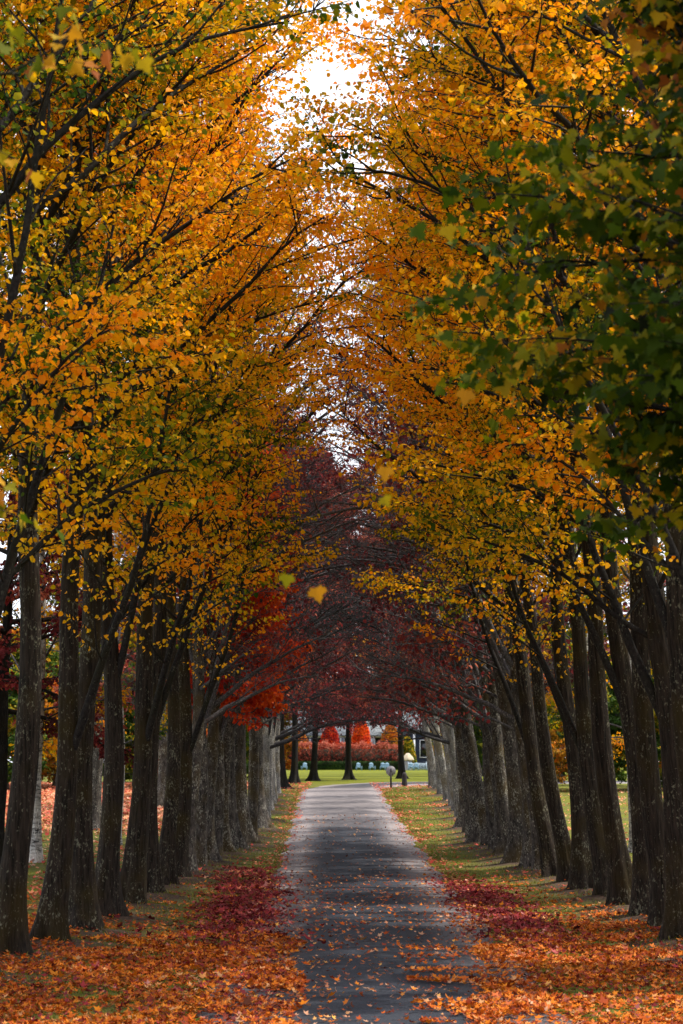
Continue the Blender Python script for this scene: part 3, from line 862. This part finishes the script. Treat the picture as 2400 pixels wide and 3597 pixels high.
fpx(885, 1070, 12, .88, 'amber blurred leaf in mid air, upper of the pair right of centre')
fpx(880, 1140, 12, .72, 'yellow blurred leaf in mid air, lower of the pair right of centre', .12)
fpx(660, 1320, 12, .62, 'olive yellow blurred leaf in mid air left of centre', .14)
fpx(725, 1350, 12, .88, 'brown orange blurred leaf in mid air above the tunnel')
fpx(315, 95, 11, .74, 'amber blurred leaf in mid air at the upper left')
fpx(955, 500, 13, .35, 'dark green blurred leaf in mid air, left of the amber one', .2)
fpx(1030, 500, 13, .75, 'amber green blurred leaf in mid air, right of the dark green one', .18)
fpx(1075, 890, 13, .9, 'brown orange leaf in mid air beside the near maple', .18)


# ------------------------------------------------------------------ leaf litter
def litter(name, N, xr, yr, dens, mat, size, label, tone0=.5, tv=.22, seed=1, tmpl=T_LOBE, lift=.32):
    rg = np.random.default_rng(seed)
    x = rg.uniform(*xr, N); y = rg.uniform(*yr, N)
    bare = np.ones(N)
    for (tx, ty) in ROW_L + ROW_R:
        ox = .25 if tx < 0 else -.25
        bare *= 1 - .9 * np.exp(-((x - tx - ox) ** 2 + ((y - ty) * .8) ** 2) / .45)
    k = rg.random(N) < dens(x, y) * bare
    x, y = x[k], y[k]; n = len(x)
    sz = size * np.exp(rg.normal(-.08, .28, n))
    z = gz(x, y) + .015
    for (tx, ty) in ROW_L + ROW_R:
        z += .17 * np.exp(-((x - tx) ** 2 + ((y - ty) * .8) ** 2) / .55)
    onr = np.abs(x - road_center(y)) < 2.25
    z = z + np.where(onr, .05, .0) + rg.random(n) * .03
    az = rg.uniform(0, 6.28, n)
    pitch = np.abs(rg.normal(0, lift, n))
    d = np.stack([np.cos(az) * np.cos(pitch), np.sin(az) * np.cos(pitch), np.sin(pitch)], -1)
    nv = np.stack([rg.normal(0, .34, n), rg.normal(0, .34, n), np.ones(n)], -1)
    tone = np.clip(tone0 + rg.normal(0, tv, n) + .15 * lf(x * 1.5, y * .8, seed), 0, 1)
    tv_ = (tmpl[0].copy(), tmpl[1])
    me = leaf_mesh(name, np.stack([x, y, z], -1), d, nv, sz, tone, mat, tv_)
    tag(link(name, me), label, 'leaves', kind='stuff')


def left_edge(y): return np.interp(y, [22, 26, 31, 36, 38, 43, 55], [-.3, -.5, -.55, -.75, -1.1, -1.45, -1.75])
def right_edge(y): return np.interp(y, [22, 28, 33, 40, 50, 60], [1.1, 1.6, 2.0, 2.5, 2.75, 2.8])


def d_orange(x, y):
    e = lf(x * 1.7, y * .5, 3.0) * .28
    onl = x < left_edge(y) + e
    onr = x > right_edge(y) + e * 1.6
    fade = np.clip((40.5 - y + 2.0 * lf(x, y * .5, 5) + np.where(np.abs(x) > 4.2, 6, 0)) / 5, 0, 1)
    mott = np.clip(.55 + .75 * lf(x * 2.3, y * 1.4, 9) + .35 * lf(x * .8, y * .5, 2), .06, 1)
    far = np.clip((58 - y) / 16, 0, 1) * .16 * (np.abs(x - .4) > 1.6)
    base = np.maximum((onl | onr) * fade * mott, far * mott)
    # streaks reaching over the asphalt
    st = ((lf(x * .7, y * 2.2, 1.5) > .25) & (x > .9) & (x < 2.6)) * .5 * np.clip((37 - y) / 6, 0, 1) + .02
    return np.maximum(base, st)


def d_red(x, y):
    a = np.exp(-((x - np.interp(y, [34, 42, 55, 60], [-1.7, -2.0, -2.3, -2.8])) / .75) ** 2) * np.clip((y - 32) / 12, 0, 1) * np.clip((70 - y) / 26, 0, 1)
    b = np.exp(-((x - np.interp(y, [34, 42, 52, 60], [3.35, 3.3, 3.15, 3.0])) / .62) ** 2) * np.clip((y - 34) / 4, 0, 1) * np.clip((57 - y) / 5, 0, 1)
    w = .10 * ((x < -.8) | (x > 2.6)) * np.clip((44 - y) / 10, 0, 1)
    return np.clip(np.maximum(np.maximum(a, b) * (.85 + .9 * lf(x * 2, y * 1.2, 7)), w), 0, 1)


def d_pink(x, y):
    cx = road_center(y)
    v = (np.abs(x - cx) > 1.9) & (np.abs(x - .6) < 6.0)
    c = lf(x * 1.1, y * .55, 12) + .5 * lf(x * 3, y * 1.3, 3)
    edge = np.exp(-((np.abs(x - cx) - 2.4) / .5) ** 2)
    return v * np.clip((y - 48) / 10, 0, 1) * np.clip(.05 + .42 * (c > .25) * (.4 + .6 * c) + .12 * edge, 0, 1)


litter('orange_leaf_litter', 380000, (-9, 9.5), (21, 58), d_orange, M['litter_orange'], .07, 'thick carpet of orange fallen leaves in the foreground', .52, .22, 1)
litter('dark_red_leaf_litter', 150000, (-6, 6), (22, 62), d_red, M['litter_red'], .085, 'drifts of dark red fallen leaves along both road edges', .5, .2, 2)
litter('pink_leaf_litter', 90000, (-5.5, 6.5), (48, 150), d_pink, M['litter_pink'], .08, 'pink and red fallen leaves scattered on the far verges', .42, .25, 3)
litter('scattered_leaf_litter', 22000, (-2.2, 3.2), (21, 95), lambda x, y: np.clip(.35 + .3 * lf(x * 2, y, 8), .05, 1) * np.interp(y, [20, 60, 95], [.9, .5, .35]) * (.45 + .55 * np.clip(np.abs(x - .4) / 2, 0, 1)), M['litter_tan'], .07, 'curled tan and orange leaves scattered over the asphalt', .5, .28, 4, lift=.3)
litter('outer_leaf_litter', 110000, (-26, -5.5), (45, 150), lambda x, y: np.clip(np.interp(y, [45, 78, 92, 125, 150], [.15, .15, .9, 1, .6]) + .2 * lf(x, y, 3), .0, 1), M['litter_pink'], .13, 'pink fallen leaves covering the lawn beyond the left row', .6, .25, 5)
litter('right_outer_leaf_litter', 16000, (6.5, 20), (45, 130), lambda x, y: np.clip(.3 + .5 * lf(x, y * .6, 3), 0, 1), M['litter_pink'], .10, 'orange fallen leaves thinly covering the grass beyond the right row', .7, .2, 6)


# grass blades on the verges
def grass(N):
    rg = np.random.default_rng(21)
    y = 26 + (128 - 26) * rg.random(N) ** 1.35
    x = rg.uniform(-5.6, 7.2, N)
    c = lf(x * .9, y * .5, 4)
    k = (np.abs(x - road_center(y)) > 2.3) & (rg.random(N) < np.clip(.65 + .6 * c, .1, 1))
    x, y = x[k], y[k]; n = len(x)
    h = rg.uniform(.03, .085, n)
    az = rg.uniform(0, 6.28, n); w = .007 + .00008 * y
    dx, dy = np.cos(az) * w, np.sin(az) * w
    z = gz(x, y)
    for (tx, ty) in ROW_L + ROW_R: z += .17 * np.exp(-((x - tx) ** 2 + ((y - ty) * .8) ** 2) / .55)
    lx, ly = rg.normal(0, .03, n), rg.normal(0, .03, n)
    v = np.stack([np.stack([x - dx, y - dy, z - .02], -1), np.stack([x + dx, y + dy, z - .02], -1), np.stack([x + lx, y + ly, z + h], -1)], 1).reshape(-1, 3)
    f = np.arange(3 * n).reshape(-1, 3)
    me = raw_mesh('grass', v, f, M['grass'], tone=np.clip(.45 + .3 * lf(x, y * .7, 6) + rg.normal(0, .2, n), 0, 1))
    tag(link('grass', me), 'short olive grass on the verges beside the road', 'grass', kind='stuff')


grass(110000)

# ------------------------------------------------------------------ beyond the lawn
ZL = float(gz(0, 330))


def blob_foliage(name, shapefn, N, size, mat, tone0, tv, seed, parent=None, zt=0.0, hang=.5):
    rg = np.random.default_rng(seed)
    p, nr = shapefn(rg, N)
    ax = nr + rg.normal(0, .6, p.shape) + np.array([0, 0, -hang])
    nv = nr + rg.normal(0, .5, p.shape)
    tone = np.clip(tone0 + rg.normal(0, tv, N) + .25 * lf(p[:, 0] * 1.3, p[:, 2] * 1.9, seed) + zt * p[:, 2], 0, 1)
    me = leaf_mesh(name, p, ax, nv, size * rg.uniform(.7, 1.3, N), tone, mat)
    return link(name, me, parent)


def cone_shape(r, h):
    def f(rg, N):
        t = rg.random(N) ** .8
        prof = r * np.interp(t, [0, .15, .5, .8, .95, 1], [.85, 1, .95, .65, .3, .05])
        a = rg.uniform(0, 6.28, N); q = rg.uniform(.75, 1.04, N) * (1 + .06 * np.sin(a * 3 + t * 9))
        p = np.stack([prof * q * np.cos(a), prof * q * np.sin(a), t * h], -1)
        n = np.stack([np.cos(a), np.sin(a), np.full(N, .3)], -1)
        return p, n
    return f


def box_shape(lx, ly, h, rough=.1):
    def f(rg, N):
        x = rg.uniform(-lx / 2, lx / 2, N); top = rg.random(N) < .3
        yf = np.where(rg.random(N) < .7, -ly / 2, ly / 2)
        y = np.where(top, rg.uniform(-ly / 2, ly / 2, N), yf) + rg.normal(0, rough, N)
        z = np.where(top, h, rg.uniform(.05, h, N)) + rg.normal(0, rough * .6, N)
        n = np.where(top[:, None], np.array([0, 0, 1.]), np.stack([np.zeros(N), np.sign(yf), np.full(N, .4)], -1))
        return np.stack([x, y, z], -1), n
    return f


def core(name, prof, parent):
    return MB().lathe(prof, 20).obj(name, M['darkcore'], parent, True)


cones = [(-9.6, 341, 2.0, 5.6, 'orange', .30, 'orange and yellow conical shrub, leftmost before the slate roofed house'),
         (-6.6, 343, 1.7, 6.0, 'orange', .50, 'orange red conical shrub, second from left before the slate roofed house'),
         (-1.8, 341, 1.65, 7.0, 'red', .35, 'dark red conical shrub left of the centre trunk before the house'),
         (3.05, 341, 1.55, 7.9, 'red', .75, 'bright scarlet conical shrub in the middle before the house'),
         (7.6, 341, 1.7, 7.0, 'orange', .38, 'orange and green conical shrub at right before the house'),
         (10.2, 339, 1.2, 5.0, 'shrubgreen', .55, 'yellow green shrub at the right end of the pink hedge')]
for i, (x, y, r, h, mt, t, lab) in enumerate(cones):
    e = empty('conical_shrub', (x, y, ZL)); tag(e, lab, 'shrub', 'conical shrubs before the house')
    core('stem', [(r * .7, -.1), (r * .74, h * .3), (r * .6, h * .6), (r * .25, h * .88), (.02, h * .93)], e)
    blob_foliage('foliage', cone_shape(r, h), 6000, .26, M[mt], t, .2, 30 + i, e)

e = empty('hydrangea_hedge', (-.3, 336.5, ZL)); tag(e, 'long pink hydrangea hedge covered in dried flower heads behind the low green hedge', 'hedge')
MB().box((0, .3, 1.6), (18.6, 1.4, 3.2)).obj('stems', M['darkcore'], e)


def hyd(rg, N):
    p, n = box_shape(19.5, 2.4, 3.75, .22)(rg, N)
    p[:, 2] += .22 * np.sin(p[:, 0] * 2.1) + .15 * np.sin(p[:, 0] * 5.3 + 1)
    return p, n


# each flower head is a little cluster of facing petals
rgH = np.random.default_rng(50)
hp, hn = hyd(rgH, 1900)
keep = rgH.random(len(hp)) < np.clip(.25 + hp[:, 2] / 3.4, .2, 1)
hp, hn = hp[keep], hn[keep]
m_ = 9
pp = np.repeat(hp, m_, 0) + rgH.normal(0, .10, (len(hp) * m_, 3)) * np.array([1, 1, 1.2])
nn = np.repeat(hn, m_, 0) + rgH.normal(0, .7, (len(hp) * m_, 3))
tn = np.repeat(np.clip(.35 + .13 * hp[:, 2] + rgH.normal(0, .16, len(hp)), 0, 1), m_)
link('flower_heads', leaf_mesh('flower_heads', pp, nn + np.array([0, 0, -.3]), nn, np.full(len(pp), .20) * rgH.uniform(.7, 1.2, len(pp)), tn, M['hydrangea']), e)

e = empty('boxwood_hedge', (-.2, 333.0, ZL)); tag(e, 'low clipped dark green hedge behind the blue chairs', 'hedge')
MB().box((0, 0, .55), (19.6, 1.0, 1.1)).obj('stems', M['darkcore'], e)
blob_foliage('foliage', box_shape(19.9, 1.2, 1.2, .05), 26000, .12, M['boxwood'], .45, .2, 51, e)

# house with slate roof behind the shrubs
hz = ZL
e = empty('slate_roofed_house', (0, 352, hz)); tag(e, 'long low house with slate roof, dark openings and white posts behind the red shrubs', 'house')
MB().box((0, 3.0, 2.6), (24, 5.6, 5.2)).obj('wall', M['navy'], e)
for x in np.arange(-9.9, 11.0, 4.92):
    w = MB().box((x + 2.3, .14, 3.9), (3.5, .10, 2.4)).obj('window', M['glass'], e)
    MB().box((x + 2.3, .07, 5.14), (3.7, .10, .12)).box((x + .49, .07, 3.9), (.12, .10, 2.4)).box((x + 4.11, .07, 3.9), (.12, .10, 2.4)).obj('frame', M['trim'], w)
for x in np.arange(-9.98, 11.0, 4.92):
    MB().box((x, -.35, 2.55), (.22, .22, 5.3)).obj('post', M['trim'], e)
MB().box((0, -.55, 5.28), (24.6, .16, .22)).obj('gutter', M['trim'], e)
roof = raw_mesh('roof', [(-12.5, -.9, 5.3), (12.5, -.9, 5.3), (12.5, 3, 9.2), (-12.5, 3, 9.2), (12.5, 6.9, 5.3), (-12.5, 6.9, 5.3), (-12.5, -.9, 5.48), (12.5, -.9, 5.48), (12.5, 3, 9.4), (-12.5, 3, 9.4), (12.5, 6.9, 5.48), (-12.5, 6.9, 5.48)],
                [(0, 3, 2, 1), (3, 5, 4, 2), (6, 7, 8, 9), (9, 8, 10, 11), (0, 1, 7, 6), (5, 11, 10, 4), (0, 6, 9, 3), (3, 9, 11, 5), (1, 2, 8, 7), (2, 4, 10, 8)], M['slate'])
link('roof', roof, e)

# navy house at right
e = empty('navy_house', (15.5, 349, hz)); tag(e, 'navy clapboard house with a white porch column at right beyond the fence', 'house')
mb = MB()
for k in range(26): mb.box((0, 3.0 - .012 * (k % 2), .12 + k * .24), (9.0, 6.0, .235))
mb.obj('wall', M['navy'], e)
for x in (-3.95, -.6, 2.2):
    MB().box((x, -.55, 2.95), (.34, .34, 5.9)).obj('column', M['trim'], e)
for x in (-2.2, .9):
    w = MB().box((x, -.08, 3.3), (1.5, .10, 2.6)).obj('window', M['glass'], e)
    MB().box((x, -.15, 4.66), (1.74, .08, .12)).box((x, -.15, 1.94), (1.74, .08, .12)).box((x - .81, -.15, 3.3), (.12, .08, 2.6)).box((x + .81, -.15, 3.3), (.12, .08, 2.6)).obj('frame', M['trim'], w)
roof = raw_mesh('roof', [(-5, -1, 6.2), (5, -1, 6.2), (5, 3, 9.6), (-5, 3, 9.6), (5, 7, 6.2), (-5, 7, 6.2), (-5, -1, 6.02), (5, -1, 6.02), (5, 7, 6.02), (-5, 7, 6.02)],
                [(0, 1, 2, 3), (3, 2, 4, 5), (6, 9, 8, 7), (0, 6, 7, 1), (5, 4, 8, 9), (0, 3, 5, 9), (0, 9, 6, 0)][:5], M['slate'])
link('roof', roof, e)


# chairs
def make_chair():
    e = empty('garden_chair', (0, 0, 0))
    s = MB()
    for k in range(5): s.box((0, -.28 + k * .11, .40 - k * .025), (.54, .095, .025), rx=-.22)
    s.obj('seat', M['chair'], e)
    b = MB()
    hs = [.66, .74, .78, .78, .74, .66]
    for k in range(6):
        b.box((-.225 + k * .09, .33 + hs[k] * .14, .27 + hs[k] / 2), (.075, .022, hs[k]), rx=-.30)
    b.box((0, .34, .45), (.56, .03, .07), rx=-.3).box((0, .47, .84), (.56, .03, .06), rx=-.3)
    b.obj('backrest', M['chair'], e)
    for x in (-.33, .33):
        MB().box((x, -.02, .57), (.13, .74, .03)).obj('armrest', M['chair'], e)
        MB().box((x, -.32, .28), (.05, .09, .56)).obj('leg', M['chair'], e)
        MB().box((x, .30, .28), (.05, .09, .56)).obj('leg', M['chair'], e)
    return e


CH = [(-9.05, 'leftmost pale blue slatted chair before the green hedge'), (-7.0, 'blue slatted chair half hidden behind a dark trunk at left'), (-5.55, 'teal slatted chair just left of the third dark trunk'),
      (2.6, 'first blue slatted chair right of the centre trunk'), (4.55, 'second blue slatted chair right of the centre trunk'), (6.15, 'left chair of the close pair right of centre'),
      (6.85, 'right chair of the close pair right of centre'), (9.0, 'pale blue slatted chair between the close pair and the rightmost dark trunk'), (10.4, 'pale blue chair beside the rightmost dark trunk'), (11.1, 'pale chair directly behind the rightmost dark trunk')]
ch0 = make_chair()
for i, (x, lab) in enumerate(CH):
    if i == 0: c = ch0
    else:
        c = ch0.copy(); COL.objects.link(c)
        for k in list(ch0.children):
            q = k.copy(); COL.objects.link(q); q.parent = c
    yy = 318 + (i % 3) * 1.2
    c.location = (x * yy / 320 * .98, yy, float(gz(0, yy))); c.rotation_euler = (0, 0, rr.uniform(-.25, .25)); c.scale = (1.12, 1.12, 1.12)
    tag(c, lab, 'chair', 'slatted garden chairs on the lawn')

e = empty('picket_fence', (16.5, 322, float(gz(0, 322)))); tag(e, 'low white picket fence right of the chairs', 'fence')
mb = MB()
for k in range(64): mb.box((-6.6 + k * .21, 0, .55), (.10, .025, 1.05))
mb.obj('pickets', M['fence'], e)
MB().box((0, .04, .3), (13.6, .05, .09)).box((0, .04, .9), (13.6, .05, .09)).obj('rail', M['fence'], e)
for k in range(6): MB().box((-6.7 + k * 2.68, .1, .62), (.14, .14, 1.24)).box((-6.7 + k * 2.68, .1, 1.26), (.2, .2, .05)).obj('post', M['fence'], e)

e = empty('domed_ornament', (9.9, 327, float(gz(0, 327)))); tag(e, 'cream ruffled dome top on a grey stand behind the white fence', 'ornament')
n = 28
mb = MB()
prof = [(.02, 2.55), (.25, 2.5), (.45, 2.25), (.7, 1.95), (.88, 1.62), (.9, 1.45), (.80, 1.42)]
mb.lathe(prof, n)
v = mb.v[0]; a = np.arctan2(v[:, 1], v[:, 0]); v[:, 2] += .05 * np.sin(a * 7) * (np.hypot(v[:, 0], v[:, 1]) > .6); v[:, :2] *= (1 + .05 * np.sin(a * 7))[:, None]
mb.obj('dome', M['cream'], e, True)
MB().lathe([(.5, 0), (.45, .5), (.6, 1.0), (.62, 1.42), (.0, 1.43)], 20).obj('stand', M['signgrey'], e, True)

e = empty('white_ornament', (15.2, 325, float(gz(0, 325)))); tag(e, 'tall white tapered ornament with a round knob, seen between the pale trunks', 'ornament')
MB().lathe([(.2, 0), (.28, .5), (.45, 1.2), (.55, 1.8), (.5, 2.2), (.3, 2.45), (.12, 2.5)], 24).obj('body', M['white'], e, True)
MB().lathe([(.0, 2.48), (.14, 2.52), (.2, 2.64), (.14, 2.76), (0, 2.8)], 18).obj('knob', M['white'], e, True)

# sign and short post by the bend
zs = float(gz(3.0, 132))
e = empty('round_sign', (2.97, 132, zs)); tag(e, 'round grey disc sign seen from behind on a dark post at the verge', 'sign')
MB().box((0, 0, .45), (.11, .09, 1.0)).obj('post', M['postwood'], e)
mb = MB(); mb.lathe([(.0, -.012), (.30, -.012), (.30, .012), (.0, .012)], 32); v = mb.v[0]
mb.v[0] = np.stack([v[:, 0], v[:, 2] + .07, v[:, 1] + 1.02], -1)
mb.obj('disc', M['signgrey'], e)
MB().box((0, .02, 1.0), (.08, .05, .34)).obj('bracket', M['postwood'], e)
zs = float(gz(4.5, 157))
e = empty('bollard', (4.0, 139.5, float(gz(4, 139.5)))); tag(e, 'short dark rounded post beside the road bend', 'bollard')
MB().lathe([(.20, -.05), (.19, .1), (.165, .3), (.16, .65), (.14, .78), (.08, .86), (.0, .88)], 20).obj('post', M['postwood'], e, True)

# ------------------------------------------------------------------ wood on the horizon
def far_wood():
    rg = np.random.default_rng(77)
    V, F, T, off = [], [], [], 0
    allp, alls, allt = [], [], []
    tv, tf, to = [], [], 0
    for i in range(150):
        y = rg.uniform(375, 470); x = rg.uniform(-95, 95)
        h = rg.uniform(17, 27); r = rg.uniform(3.5, 6)
        if abs(x) < 16: h *= .8
        n = 650
        t = rg.random(n) ** .8
        prof = r * np.sin(np.pi * np.clip(t * .93 + .07, 0, 1)) ** .6
        a = rg.uniform(0, 6.28, n)
        q = rg.uniform(.45, 1.05, n)
        p = np.stack([x + prof * q * np.cos(a), y + prof * q * np.sin(a), gz(x, y) + 1.5 + t * (h - 1.5)], -1)
        allp.append(p); allt.append(np.clip(rg.uniform(.1, .8) + rg.normal(0, .15, n), 0, 1))
        z0 = float(gz(x, y))
        v, f = tubes(np.array([[[x, y, z0 - .3], [x, y, z0 + h * .4], [x + .3, y, z0 + h * .8]]]), np.array([[.4, .3, .12]]), 7)
        tv.append(v); tf.append(f + to); to += len(v)
    p = np.concatenate(allp); N = len(p); t = np.concatenate(allt)
    me = leaf_mesh('far_wood', p, rg.normal(0, 1, (N, 3)), rg.normal(0, 1, (N, 3)), rg.uniform(.5, 1.1, N), t, M['woodleaf'])
    me2 = raw_mesh('far_trunks', np.concatenate(tv), np.concatenate(tf), M['barkgrey'])
    o = link('far_wood', me); tag(o, 'distant wood of brown, maroon and orange trees closing the horizon', 'wood', kind='stuff')
    tk = link('trunks', me2, o); tk['kind'] = 'stuff'


M['woodleaf'] = leaf_mat('far_wood_leaves', [(0, (.05, .035, .03)), (.35, (.13, .045, .035)), (.6, (.28, .08, .03)), (.8, (.42, .22, .03)), (1, (.12, .12, .03))], .3)
far_wood()
